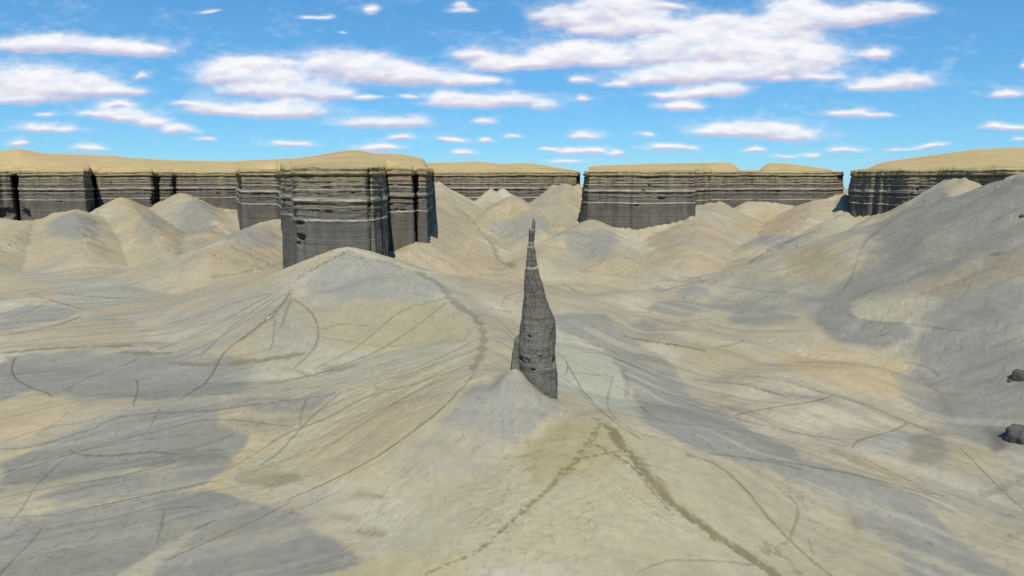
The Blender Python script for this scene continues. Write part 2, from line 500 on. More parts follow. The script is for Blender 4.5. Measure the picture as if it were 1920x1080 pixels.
def stroke(pts, width, dark=0.72, a=1.0, broken=0.0, col=None, relief=None, taper=True):
    """a track, wash or gully line through (px, py); width in view units at that distance"""
    P3 = []
    pts = np.array(pts, float)
    for k in range(len(pts) - 1):                       # smooth the line
        p0 = pts[max(k - 1, 0)]; p1 = pts[k]; p2 = pts[k + 1]; p3 = pts[min(k + 2, len(pts) - 1)]
        n = max(2, int(np.hypot(*(p2 - p1)) / 14))
        for q in range(n):
            t = q / n
            P3.append(.5 * ((2 * p1) + (-p0 + p2) * t + (2 * p0 - 5 * p1 + 4 * p2 - p3) * t * t + (-p0 + 3 * p1 - 3 * p2 + p3) * t ** 3))
    P3.append(pts[-1])
    g = np.array([ground(*p) for p in P3])
    keep = [0]
    for k in range(1, len(g)):
        keep.append(k)
    g = g[keep]
    tot = len(g); seed = int(pts[0][0] * 7 + pts[0][1])
    for k in range(tot - 1):
        x1, y1 = g[k, :2]; x2, y2 = g[k + 1, :2]
        if abs(y2 - y1) > 60: continue
        ym = .5 * (y1 + y2); w = width * ym / 1297.0 * .5
        if taper: w *= min(1, .45 + 3.0 * min(k + 1, tot - k) / tot)
        w = max(w, .42 * min(max(.15, ym * ym / 62000.0), 1.05))
        wx = w * 3
        j0, j1 = np.searchsorted(GY, [min(y1, y2) - wx * 2, max(y1, y2) + wx * 2])
        i0, i1 = np.searchsorted(GU, [min((x1 - wx) / y1, (x2 - wx) / y2) - .002, max((x1 + wx) / y1, (x2 + wx) / y2) + .002])
        if j1 <= j0 or i1 <= i0: continue
        X = GXX[j0:j1, i0:i1]; Y = GYY[j0:j1, i0:i1]
        ex, ey = x2 - x1, y2 - y1; L2 = ex * ex + ey * ey + 1e-9
        t = np.clip(((X - x1) * ex + (Y - y1) * ey) / L2, 0, 1)
        jit = w * (.9 if w > .45 else .4) * vnoise(X / (w * 2.5), Y / (w * 2.5), seed)
        d = np.hypot(X - x1 - t * ex, (Y - y1 - t * ey) * .75) + jit
        m = a * (1 - smooth(w * .5, w * 1.35, d))
        if broken > 0:
            m = m * smooth(broken - .45, broken + .15, vnoise(X / (w * .7 + .12), Y / (w * .9 + .15), seed + 5) + .35)
        S = STROKE[j0:j1, i0:i1]
        np.maximum(S, m * (1 - dark) * 1.45, out=S)
        if col is not None:
            CW = COLR[j0:j1, i0:i1]; CW += (cl_(col) - CW) * (m * .5)[..., None]
        if relief is None: relief = min(.35, .16 * w)
        if relief:
            Q = DIG[j0:j1, i0:i1]; np.maximum(Q, m * relief, out=Q)


STROKE = np.zeros(GXX.shape); DIG = np.zeros(GXX.shape)

def blob(cx, cy, rx, ry, col, a=1.0, soft=10):
    patch([(cx + rx * cos(k * pi / 5), cy + ry * sin(k * pi / 5)) for k in range(10)], col, a, soft)


# far slopes
patch([(780,420),(850,400),(930,480),(1010,520),(1180,500),(1380,480),(1400,540),(1200,545),(1000,560),(880,560),(800,500)], (185,171,146), .8, 20)
blob(975,430,60,26,(171,169,158)); blob(1112,452,50,26,(163,161,152)); blob(135,428,50,26,(157,155,146)); blob(125,470,90,16,(183,171,146))
patch([(205,368),(240,368),(290,430),(335,478),(280,480),(235,425)], (189,175,142), 1, 8)
blob(365,410,40,34,(156,154,145)); blob(480,448,50,22,(160,157,149)); blob(285,430,26,26,(157,155,146), .7); blob(30,440,50,22,(183,171,144))
blob(430,480,80,14,(179,167,140)); blob(1455,452,45,16,(162,160,151)); blob(1530,500,60,36,(177,165,134), .9, 16); blob(1440,420,70,22,(185,169,142))
blob(1480,395,50,10,(188,171,147)); blob(1300,450,90,30,(183,169,146)); blob(1430,520,80,14,(184,177,153))
blob(1700,400,60,12,(173,163,139),.8)
# left flats
patch([(0,480),(140,490),(300,480),(500,470),(540,520),(380,580),(200,600),(0,560)], (183,171,148), .7, 24)
patch([(90,535),(180,515),(310,540),(320,560),(200,575),(120,560)], (171,171,159), .8, 10); blob(80,520,45,7,(179,175,162),.8)
patch([(0,590),(60,565),(120,575),(150,590),(60,612),(0,622)], (166,164,155), 1, 8); blob(180,612,80,13,(161,159,150),1,8); blob(300,590,60,10,(175,173,160),.7)
patch([(0,672),(60,664),(220,662),(330,664),(500,690),(570,690),(600,706),(540,720),(430,742),(330,747),(230,746),(130,745),(70,732),(0,752)], (153,151,143), 1, 9)
patch([(0,625),(150,600),(250,608),(280,640),(160,648),(0,655)], (189,175,150), .8, 8)
patch([(0,752),(50,735),(85,745),(165,752),(140,775),(90,800),(40,832),(0,845)], (196,180,150), 1, 9)
patch([(0,850),(60,830),(150,800),(250,795),(300,790),(160,825),(80,845),(0,880)], (187,175,146), .8, 8)
patch([(165,792),(240,768),(420,745),(620,725),(720,712),(640,742),(420,785),(300,802),(200,826),(70,836)], (156,154,146), 1, 9)
patch([(50,852),(180,812),(300,800),(400,790),(445,805),(460,820),(450,842),(430,862),(405,872),(330,892),(220,912),(120,906),(0,922),(0,872)], (148,146,138), 1, 7)
patch([(0,912),(130,895),(220,885),(330,868),(350,870),(290,885),(120,925),(0,958)], (182,175,151), .8, 6)
patch([(150,905),(330,880),(430,862),(420,890),(380,915),(250,940),(120,950),(60,940)], (153,151,142), 1, 7)
patch([(0,968),(120,958),(250,938),(390,915),(480,940),(525,950),(560,962),(600,1005),(640,1020),(700,1050),(640,1070),(560,1085),(400,1100),(0,1100)], (148,146,138), 1, 8)
patch([(200,1095),(260,1055),(345,1010),(365,1000),(350,1025),(300,1060),(270,1095)], (182,177,157), .95, 8)
patch([(405,775),(460,768),(525,785),(540,802),(470,812),(420,800)], (183,171,146), 1, 7)
# ridge flanks
patch([(600,500),(650,470),(780,508),(835,548),(780,560),(640,570),(560,540)], (166,164,155), 1, 12)
patch([(560,580),(680,575),(800,570),(880,595),(885,640),(700,650),(560,635)], (181,173,144), 1, 16)
patch([(480,640),(700,655),(880,655),(850,690),(620,735),(470,725)], (184,180,159), 1, 16)
patch([(425,905),(470,870),(560,785),(650,725),(820,685),(900,695),(1110,795),(1250,832),(1450,890),(1600,975),(1710,1090),(560,1100),(700,1050),(640,1010),(560,955),(480,930)], (187,178,152), 1, 9)
patch([(560,860),(640,800),(760,745),(860,735),(800,800),(700,880),(600,920)], (187,173,144), .8, 16)
patch([(500,900),(640,890),(760,930),(820,1000),(760,1060),(700,1040),(600,960)], (188,183,161), .8, 14)
patch([(900,720),(965,698),(1000,712),(1045,760),(1020,778),(980,812),(930,835),(860,800),(830,780),(860,750)], (164,161,152), 1, 11)
patch([(820,790),(950,830),(920,900),(780,910),(720,880)], (175,170,154), .8, 18)
patch([(985,815),(1060,785),(1130,785),(1190,840),(1120,900),(1000,910)], (180,169,133), .9, 12)
patch([(560,1100),(700,1055),(860,1040),(880,1100)], (192,181,145), .8, 12)
blob(900,980,90,30,(176,171,149),.6,20); blob(1250,1000,130,30,(192,183,158),.7,20); blob(1560,1020,70,40,(195,187,160),.7,20)
for (a, b, c, d) in ((500,895,70,12),(640,975,40,10),(460,790,40,8),(700,1000,30,10),(430,865,10,10),(690,930,30,8),(630,690,30,7),(1610,975,14,30)): blob(a,b,c,d,(158,149,125),.8,8)  # olive soil spots; the first is a shadow painted in olive
# right flats
patch([(1040,612),(1100,632),(1180,715),(1195,782),(1120,770),(1045,735)], (187,186,168), 1, 12)
patch([(1050,596),(1120,600),(1180,625),(1260,690),(1330,770),(1480,835),(1620,888),(1790,950),(1920,1010),(1920,1100),(1725,1100),(1650,1000),(1565,935),(1430,880),(1300,838),(1205,790),(1190,730),(1130,655),(1040,615)], (159,157,148), 1, 10)
for b in ((1240,540,27,8),(1300,551,32,13),(1268,578,55,15),(1238,610,58,14),(1390,573,75,14),(1430,598,60,14),(1090,598,55,12),(1350,560,60,8),(1500,560,60,8)): blob(*b, (159,156,148), 1, 7)
patch([(1180,535),(1250,500),(1400,520),(1540,545),(1480,552),(1330,545),(1230,530)], (178,175,155), .8, 10)
patch([(1190,560),(1320,620),(1480,600),(1540,610),(1550,650),(1400,680),(1260,660)], (185,175,150), .7, 14)
patch([(1545,560),(1595,556),(1630,600),(1700,612),(1710,640),(1650,662),(1600,652),(1560,640),(1535,600)], (154,152,144), 1, 9)
patch([(1590,556),(1650,545),(1725,560),(1735,605),(1660,606),(1612,590)], (184,177,157), 1, 9)
patch([(1465,655),(1580,648),(1700,682),(1712,720),(1690,742),(1560,728),(1480,700)], (196,178,144), 1, 12)
patch([(1375,705),(1470,698),(1545,735),(1500,755),(1400,772),(1365,740)], (194,183,161), 1, 9)
patch([(1270,640),(1420,660),(1480,700),(1380,700),(1280,680)], (185,173,146), 1, 12)
patch([(1390,800),(1540,758),(1690,792),(1600,832),(1520,832)], (194,185,165), 1, 9)
patch([(1480,830),(1600,850),(1740,920),(1800,960),(1640,900),(1500,862)], (188,179,154), .9, 8)
patch([(1580,840),(1640,820),(1720,800),(1700,840),(1690,870)], (178,176,166), .9, 8)
patch([(1560,562),(1605,500),(1640,440),(1692,392),(1780,352),(1890,342),(1930,325),(1960,480),(1760,522),(1700,545),(1620,560)], (154,151,142), 1, 14)
patch([(1700,548),(1800,508),(1940,440),(1940,530),(1780,565)], (162,154,136), .9, 14)
patch([(1725,565),(1940,530),(1940,850),(1830,822),(1780,790),(1705,742),(1722,680),(1735,610)], (158,155,147), 1, 20)
blob(1830,660,55,26,(148,145,137),.8,20); blob(1790,600,50,16,(158,156,147),.8,16); blob(1840,590,40,12,(144,142,134),.8); blob(1880,500,30,14,(158,146,132),.8)
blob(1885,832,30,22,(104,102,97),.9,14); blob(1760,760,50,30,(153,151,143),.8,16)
patch([(1785,832),(1850,838),(1905,880),(1850,902),(1790,882)], (180,171,143), .9, 9)
patch([(1700,815),(1760,802),(1785,860),(1700,875)], (156,150,134), .9, 9)
patch([(1700,880),(1820,900),(1930,900),(1930,990),(1830,960),(1740,930)], (170,165,148), .9, 12)
patch([(1740,945),(1840,960),(1940,1000),(1940,1100),(1860,1060)], (184,175,150), .9, 10)

# weathered mottling: blown sand, damp crust, pebbly streaks
q1 = fbm(GXX / 7, GYY / 16, 5, 301, .6)[..., None]; q2 = fbm(GXX / 2.2, GYY / 3.5, 4, 311, .6)[..., None]; q3 = fbm(GXX / 26, GYY / 60, 4, 321)[..., None]
COLR *= 1 + .10 * q1 + .07 * q2
COLR += (cl_((190,178,150)) - COLR) * .20 * smooth(.25, .6, q3 + .5 * q2)
COLR += (cl_((160,158,150)) - COLR) * .40 * smooth(.15, .55, -q3 + .5 * q1)
low_ = (smooth(-52, -57, GZ) * (1 - .85 * np.exp(-((GXX - 18) / 26) ** 2) * smooth(150, 125, GYY)))[..., None]                # silt left in long streaks on the flats
def streak(ang, lx, ly, sd):
    c, s_ = math.cos(ang), math.sin(ang); a_ = GXX * c + GYY * s_; b_ = -GXX * s_ + GYY * c
    wv = 2.5 * fbm(GXX / 30, GYY / 30, 2, sd + 1)
    return fbm(a_ / lx, (b_ + wv) / ly, 4, sd, .6)
sd_ = smooth(-25, 25, GXX); st_ = (streak(.50, 60, 3.4, 401) * (1 - sd_) + streak(-.9, 60, 3.2, 403) * sd_)[..., None]
st2 = (streak(.35, 110, 9, 411) * (1 - sd_) + streak(-.7, 110, 9, 413) * sd_)[..., None]
COLR += (cl_((200,194,172)) - COLR) * low_ * (.17 + .20 * sd_[..., None]) * smooth(.12, .42, st_)
COLR += (cl_((148,146,138)) - COLR) * low_ * .40 * smooth(.10, .45, -st_)
COLR += (cl_((186,174,142)) - COLR) * low_ * (.16 + .14 * sd_[..., None]) * smooth(.15, .45, st2)
COLR *= 1 + .05 * st_ * (.4 + .6 * low_)
COLR *= 1 - .16 * smooth(.42, .62, fbm(GXX / .9, GYY / 1.4, 3, 331, .6) + .5 * q1[..., 0])[..., None]

# crest of the long ridge and the washes, tracks and gullies
S = stroke
S([(782,510),(820,530),(850,565),(890,592),(906,620),(905,655),(885,695)], 20, .86, .9, 0, (158,154,138))
S([(652,470),(600,497),(560,520)], 8, .85); S([(700,482),(780,512),(800,520)], 8, .9)
S([(0,662),(80,655),(160,650),(250,648)], 11, .84, 1, 0, (160,150,115)); S([(230,660),(320,663)], 9, .84, 1, 0, (160,150,115)); S([(320,680),(400,684),(500,674),(565,665)], 13, .86, 1, 0, (160,152,120))
S([(530,690),(600,705),(640,695)], 10, .88)
for L, w, dk in [
 ([(505,550),(440,568),(380,590),(310,610),(250,625),(150,640)],3,.78),([(510,552),(450,585),(400,612),(340,640),(295,655)],4,.74),([(545,545),(505,572),(450,610),(400,640),(335,668)],3,.8),
 ([(548,550),(500,597),(460,630),(420,662),(390,712),(340,748)],4.5,.7),([(262,672),(220,690),(160,710),(125,732)],3.5,.76),([(510,560),(445,605),(375,668)],4,.76),
 ([(545,545),(515,590),(500,602),(455,635)],8,.78),([(545,560),(532,600),(525,618)],6,.8),([(515,600),(512,640),(506,655)],4,.82),([(550,560),(585,588),(597,620),(590,652),(550,692)],5,.78),
 ([(595,620),(640,608),(700,612)],3,.84),([(600,632),(650,640),(720,650),(800,640)],3,.87),
 ([(30,670),(22,690),(30,710),(60,728),(85,735),(98,744)],3.5,.74),([(255,712),(259,730),(250,760)],3.5,.74),([(250,762),(290,757),(340,750)],3,.8),
 ([(0,630),(60,620),(110,608),(150,594)],6,.72),([(60,553),(105,566),(160,580)],5,.76),([(55,552),(80,545),(120,538)],9,.84),([(0,598),(50,585),(85,568)],5,.86),([(270,558),(200,575),(160,580)],3,.86),([(100,550),(200,558),(275,560),(310,552)],4,.8),
 ([(150,640),(100,642)],4,.8),([(895,635),(840,665),(770,692),(700,707),(600,725),(480,732),(390,740)],3.5,.76),([(905,650),(850,673),(760,702),(640,735),(560,748),(400,770),(260,790)],3,.78),
 ([(880,685),(780,718),(680,748),(600,790),(540,812),(480,850),(425,882)],3.5,.74),([(860,695),(760,745),(660,795),(560,855),(470,885)],3,.76),([(850,705),(740,755),(640,822),(560,852),(480,880)],3,.78),
 ([(640,735),(590,777),(560,808),(530,842),(490,872)],6,.78),([(575,748),(565,775),(563,800)],5,.82),([(892,698),(830,765),(770,812),(700,860),(620,902),(540,937)],6,.72),
 ([(830,562),(780,573),(740,592),(690,635),(650,662),(590,692)],4,.8),([(838,566),(790,605),(720,652),(650,682),(590,702),(480,725)],4.5,.76),
 ([(540,800),(400,787),(300,808),(200,832),(140,850),(70,872),(0,898)],3,.76),([(130,845),(165,855),(230,853),(290,848),(335,852)],5,.76),([(140,850),(100,880),(65,915),(45,950),(15,985)],4,.8),
 ([(415,900),(330,918),(250,935),(160,955),(115,966)],4,.74),([(115,966),(60,968),(0,972)],3,.8),([(0,892),(70,858)],3.5,.76),([(80,990),(60,1015),(30,1045),(0,1078)],5,.8),
 ([(310,955),(302,990),(295,1020)],5,.84),([(403,976),(370,990)],8,.8),([(540,945),(480,975),(380,1020),(310,1052)],4,.74),([(180,802),(215,785),(290,775),(400,770),(480,758)],6,.82),
 ([(0,842),(60,838),(170,806),(182,800)],3.5,.76),([(298,768),(282,800)],3.5,.8),([(640,920),(560,955),(520,972)],3.5,.8),([(0,935),(90,915),(230,892),(330,866)],6,.82),([(0,955),(120,925),(330,885)],3,.85),
 ([(130,772),(95,800),(70,815)],6,.88),([(560,1080),(620,1050),(660,1020)],3,.88),([(0,708),(40,700)],2,.85),
 ([(1290,853),(1340,870),(1390,910),(1440,970),(1500,1032),(1565,1085)],8,.78),([(1455,912),(1485,935),(1497,958),(1488,990),(1480,1010)],6,.84),([(1195,1074),(1250,1053),(1330,1052),(1440,1062)],6,.84),([(1515,1010),(1525,1040)],5,.86),
 ([(1138,738),(1145,775),(1190,808),(1260,828)],5,.84),([(1045,660),(1065,682),(1060,703)],3.5,.76),([(1062,680),(1085,720),(1110,752),(1150,790),(1200,822)],5,.74),([(1045,705),(1080,725),(1120,768),(1165,790)],4,.78),([(1050,738),(1110,758),(1160,775),(1250,790)],3.5,.8),
 ([(1085,672),(1120,690),(1145,708)],3,.82),([(1150,705),(1142,735),(1140,750)],3,.8),([(1165,692),(1178,720),(1172,745)],10,.86),([(1070,700),(1110,702),(1145,706)],2.5,.84),([(1050,670),(1090,662),(1140,662)],2.5,.84),
 ([(880,588),(930,598),(972,638)],4,.82),([(900,615),(940,618),(970,645)],4,.82),([(905,642),(940,642),(966,662)],4,.82),([(910,655),(945,668),(968,690)],4,.82),([(912,640),(880,660),(850,668)],3,.84),([(905,600),(880,625),(868,640)],4,.86),
 ([(1170,630),(1215,640),(1270,648),(1322,658)],5,.66),([(1320,618),(1370,632),(1396,640),(1345,652)],4,.74),([(1140,665),(1200,690),(1300,712),(1400,722)],3.5,.8),([(1060,635),(1130,650),(1160,665)],3,.8),
 ([(1240,735),(1320,768),(1400,790),(1450,802),(1540,820),(1600,830)],4,.78),([(1380,778),(1450,764),(1530,752),(1560,742)],4.5,.72),([(1560,742),(1620,758),(1680,782),(1760,815)],5,.74),([(1400,705),(1470,712),(1545,738)],3.5,.78),
 ([(1420,730),(1445,735),(1475,745)],7,.74),([(1598,840),(1610,826),(1660,812),(1690,800),(1700,793)],5,.78),([(1440,860),(1520,875),(1600,890),(1700,915),(1765,938)],9,.8),([(1560,845),(1640,878),(1700,905),(1745,925)],20,.86),([(1620,862),(1680,890),(1740,918)],4,.74),
 ([(1800,840),(1830,870),(1870,912),(1930,965)],4.5,.76),([(1930,890),(1880,915),(1840,928)],16,.86),([(1330,850),(1440,865),(1500,880)],8,.84),([(1230,790),(1330,800),(1430,815),(1540,850)],4,.84),
 ([(1200,760),(1215,775)],8,.82),([(1210,770),(1260,800),(1300,808)],3,.84),([(1700,680),(1740,690),(1760,705)],6,.84),([(1730,715),(1760,735),(1800,742)],3,.86),([(1590,590),(1625,603),(1700,607),(1790,620)],6,.82),([(1650,630),(1665,625)],6,.8),
 ([(905,440),(925,462),(935,487),(962,500)],10,.82),([(868,396),(890,420),(905,440)],6,.86),([(935,450),(960,440),(1000,428)],4,.9),([(1400,497),(1440,470),(1480,452),(1540,428)],8,.8),([(1568,552),(1592,530),(1606,490),(1625,450),(1690,402)],7,.86),
 ([(1190,535),(1300,520),(1320,528),(1420,545),(1500,552)],4,.84),([(920,578),(960,586)],4,.74),([(940,575),(950,555),(1000,543),(1070,533)],4,.86),([(1055,532),(1080,545)],5,.78),([(1080,530),(1110,545)],5,.86),
 ([(150,528),(210,512),(270,495),(340,472)],4,.86),([(400,523),(470,508),(540,490)],4,.84),([(270,505),(330,480),(400,455)],3,.88),([(400,520),(430,515)],8,.88),([(1180,585),(1215,585)],8,.86),([(1280,603),(1330,598)],3,.82),([(1500,690),(1560,690)],3,.86),
 ([(1680,560),(1720,555),(1790,530),(1870,500)],4,.88),([(1780,480),(1830,470),(1900,440)],4,.9),([(1860,478),(1880,474)],9,.8)]:
    S(L, w, dk)
S([(1120,788),(1150,812),(1190,862),(1240,920),(1300,975),(1370,1022),(1430,1062),(1465,1090)], 20, .78, 1, .16, (166,154,124), .12, False)
S([(1150,812),(1190,862),(1240,920),(1300,975),(1370,1022)], 30, .82, 1, .42, None, 0, False)
S([(1120,800),(1100,832),(1070,876),(1052,892)], 14, .78, 1, .1, None, .08); S([(1060,880),(1030,915),(1000,940),(975,965)], 19, .74, 1, .42, None, .1, False)
S([(985,958),(950,985),(900,1030),(870,1045),(800,1075)], 9, .76, 1, .28, None, .06, False)
S([(1075,862),(1110,856),(1150,848),(1172,845)], 7, .72, 1, .42, None, 0, False); S([(1150,850),(1190,880),(1230,930),(1262,965)], 9, .74, 1, .42, None, 0, False); S([(1110,832),(1130,840),(1140,850)], 9, .75, 1, .45)
S([(1440,1035),(1470,1020),(1490,1005)], 7, .8, 1, .4); S([(1440,1030),(1480,1050),(1500,1085)], 26, .84, 1, .35)
rs = np.random.RandomState(11)
for k in range(46):                                   # fine flow lines down the left flank of the ridge
    t = rs.rand(); x0 = 905 - 60 * rs.rand(); y0 = 640 + 62 * t; sl = .30 + .42 * t + .05 * rs.normal(); Lx = rs.uniform(90, 330); o = rs.uniform(0, 120)
    x0 -= o; y0 += o * sl * .8
    S([(x0, y0), (x0 - Lx * .5, y0 + Lx * .5 * sl * .95), (x0 - Lx, y0 + Lx * sl * 1.02 + rs.normal() * 4)], rs.uniform(1.6, 3), rs.uniform(.8, .92))
for k in range(44):                                   # and along the washes, left and right
    if k % 2:
        x0 = rs.uniform(0, 420); y0 = rs.uniform(760, 1000); L = rs.uniform(80, 260); sl = -.22 + .06 * rs.normal()
    else:
        x0 = rs.uniform(1180, 1700); y0 = 640 + (x0 - 1100) * .42 + rs.uniform(-60, 50); L = rs.uniform(60, 200); sl = .27 + .08 * rs.normal()
    S([(x0, y0), (x0 + L * .5, y0 + L * .5 * sl + rs.normal() * 3), (x0 + L, y0 + L * sl)], rs.uniform(2, 4.5), rs.uniform(.82, .93))
for k in range(40):
    x0 = rs.uniform(620, 1000); y0 = rs.uniform(790, 1000); L = rs.uniform(15, 60)
    S([(x0, y0), (x0 - L, y0 + L * .8)], rs.uniform(2, 5), rs.uniform(.84, .93), 1, .3)


# ------------------------------------------------------------------ materials
def ground_material():
    t = NT('dry_badland_soil'); p = t.pos()
    at = t.N.new('ShaderNodeAttribute'); at.attribute_name = 'Col'
    a = t.noise(p, (1, 1, 1), 0.6, 5, .6); b = t.noise(p, (1, 1, 1), 4.0, 3, .6)
    c = t.noise(p, (.02, .09, .3), 1.0, 4, .6)
    f = t.math('MULTIPLY', t.remap(a, .3, .7, .93, 1.07), t.remap(b, .3, .7, .95, 1.05))
    f = t.math('MULTIPLY', f, t.remap(c, .3, .7, .96, 1.04))
    col = t.scale_col(at.outputs['Color'], f)
    t.L.new(col, t.b.inputs['Base Color'])
    h = t.math('ADD', t.math('MULTIPLY', a, .6), t.math('MULTIPLY', b, .12))
    t.bump(h, 0.35, .6)
    return t.m


def strata_material(name, z_lines, gain=1.0, tantop=True, low=(106, 104, 100)):
    t = NT(name); p = t.pos()
    sep = t.N.new('ShaderNodeSeparateXYZ'); t.L.new(p, sep.inputs[0])
    wob = t.noise(p, (.05, .05, .05), 1.0, 3, .6); wob2 = t.noise(p, (.4, .4, .2), 1.0, 3, .6, (5, 0, 0))
    z = t.math('ADD', sep.outputs[2], -EYE)
    zw = t.math('ADD', z, t.math('ADD', t.remap(wob, 0, 1, -.9, .9), t.remap(wob2, 0, 1, -.35, .35)))
    v = t.remap(zw, -64, 8, 0, 1)
    q = lambda zz: (zz + 64) / 72.0
    stops = [(q(-64), alb(low)), (q(-31.2), alb(low)), (q(-30.8), alb((84, 82, 79))), (q(-30.2), alb((110, 107, 102))), (q(-24), alb((98, 96, 92))),
             (q(-20.5), alb((104, 101, 96))), (q(-16), alb((110, 106, 100))), (q(-12.4), alb((86, 82, 75))), (q(-11), alb((134, 126, 112))), (q(-8), alb((108, 104, 96))),
             (q(-5), alb((112, 107, 98))), (q(-2.5), alb((122, 115, 99))), (q(-.6), alb((134, 124, 102)))]
    if tantop:
        stops += [(q(.3), alb((84, 77, 64))), (q(.9), alb((142, 130, 104))), (q(2.4), alb((160, 146, 112))), (q(3.2), alb((124, 112, 86))), (q(3.8), alb((150, 138, 108))), (q(5.2), alb((190, 170, 122))), (q(7.5), alb((196, 176, 126)))]  # lowest dark stop paints the overhang's shadow line into the rock colour
    else:
        stops += [(q(6), alb((120, 112, 98)))]
    base = t.ramp(v, stops)
    # thin pale and dark beds
    fine = t.noise(p, (.012, .012, 1.15), 1.0, 4, .7); fine2 = t.noise(p, (.02, .02, 2.6), 1.0, 2, .6, (9, 3, 1))
    up = t.remap(z, -24, -12, .25, 1.0)
    k = t.math('ADD', t.math('MULTIPLY', t.math('MULTIPLY', t.math('SUBTRACT', fine, .5), 3.0 * gain), up), t.math('MULTIPLY', t.math('SUBTRACT', fine2, .5), .9 * gain))
    base = t.scale_col(base, t.math('MAXIMUM', t.math('ADD', 1.14, t.math('MULTIPLY', k, .85)), .5))
    vs = t.noise(p, (.35, .35, .02), 1.0, 4, .6, (2, 2, 2)); vs2 = t.noise(p, (.09, .09, .01), 1.0, 2, .5, (7, 2, 2))
    base = t.scale_col(base, t.math('MULTIPLY', t.remap(vs, .3, .7, .84, 1.16), t.remap(vs2, .3, .7, .86, 1.14)))
    # marked pale lines
    stops = []
    for (zz, th, s) in z_lines:
        s4 = (s, s, s, 1)
        stops += [(q(zz - th * .8), (0, 0, 0, 1)), (q(zz - th * .4), s4), (q(zz + th * .4), s4), (q(zz + th * .8), (0, 0, 0, 1))]
    lines = t.ramp(v, stops[:32])
    pt = t.noise(p, (.12, .12, .12), 1.0, 4, .7, (1, 8, 2))
    lf = t.math('MULTIPLY', lines, t.remap(pt, .30, .48, .35, 1.0), clamp=True)
    base = t.mix(lf, base, alb((206, 201, 188)))
    sp = t.noise(p, (.16, .16, .03), 1.0, 4, .65, (3, 9, 4)); sp2 = t.noise(p, (.5, .5, .35), 1.0, 3, .6, (1, 4, 4))
    spf = t.math('MULTIPLY', t.remap(t.math('ADD', sp, t.remap(z, -14, 5, -.14, .15)), .52, .66, 0, .8), t.remap(sp2, .35, .6, .35, 1))
    if tantop: base = t.mix(spf, base, alb((172, 158, 124)))
    sp3 = t.noise(p, (.12, .12, .12), 1.0, 3, .6, (11, 9, 4)); base = t.mix(t.remap(sp3, .45, .7, 0, .35), base, alb((126, 119, 106)))
    t.L.new(base, t.b.inputs['Base Color'])
    bn = t.noise(p, (.6, .6, 2.2), 1.0, 5, .65); h = t.math('ADD', t.math('MULTIPLY', bn, .7), t.math('MULTIPLY', fine, .9 * gain))
    t.bump(h, 0.5, .8)
    return t.m


def cap_material():
    t = NT('tan_cap_soil'); p = t.pos()
    sep = t.N.new('ShaderNodeSeparateXYZ'); t.L.new(p, sep.inputs[0])
    z = t.math('ADD', sep.outputs[2], -EYE)
    a = t.noise(p, (.016, .008, .05), 1.0, 4, .6); b = t.noise(p, (.02, .02, 1.3), 1.0, 4, .7, (4, 1, 0)); c = t.noise(p, (.1, .1, .1), 1.0, 4, .6)
    col = t.ramp(a, [(.3, alb((196, 176, 126))), (.5, alb((206, 186, 138))), (.62, alb((210, 180, 138))), (.75, alb((196, 182, 128)))])
    d = t.math('MULTIPLY', t.remap(b, .56, .66, 0, 1), t.remap(c, .46, .6, 0, .8))
    d = t.math('MULTIPLY', d, t.remap(z, 9, 20, 1, .35))
    col = t.mix(d, col, alb((110, 100, 76)))
    low = t.math('MULTIPLY', t.remap(z, 4, 7.5, 1, 0), t.remap(b, .42, .6, 0, .8))
    col = t.mix(low, col, alb((120, 108, 82)))
    col = t.scale_col(col, t.remap(c, .3, .7, .94, 1.06))
    t.L.new(col, t.b.inputs['Base Color']); t.bump(c, 1.2, .6)
    return t.m


M_GROUND = ground_material()
M_CLIFF = strata_material('banded_grey_mudstone', [(-20.1, .55, 1.0), (-14.7, .4, .6), (-13.3, .3, .4), (-10.4, 1.1, .62), (-5.9, .5, .75), (-4.0, .3, .5), (-1.8, .35, .45), (1.8, .4, .3)])
M_SPIRE = strata_material('dark_spire_mudstone', [(-19.7, .34, 1.0), (-15.1, .2, .9), (-14.3, .2, .9), (-11.5, .3, .4), (-33.2, .12, .35), (-36.5, .12, .45), (-42, .12, .3)], gain=.45, tantop=False, low=(114, 112, 107))
M_CAP = cap_material()

# ------------------------------------------------------------------ cliffs
LEDZ = np.array([-64, -31, -30.6, -30, -21, -20.4, -19.8, -19.3, -15.2, -14.8, -14.2, -13.6, -12.6, -11.4, -9.8, -9.2, -6.6, -6.0, -5.6, -4.4, -3.9, -3.5, -2.2, -1.7, -1.3, -.5, .3, .9, 1.4, 2.6, 3.1, 3.7, 5.2])
LEDD = np.array([0, 0, -.10, 0, 0, .35, .35, -.15, -.15, .3, .3, -.25, -.45, .55, .55, -.1, -.1, .35, -.35, -.3, .25, -.3, -.3, .25, -.3, -.2, -.9, -.9, .55, .5, -.35, .3, .1])


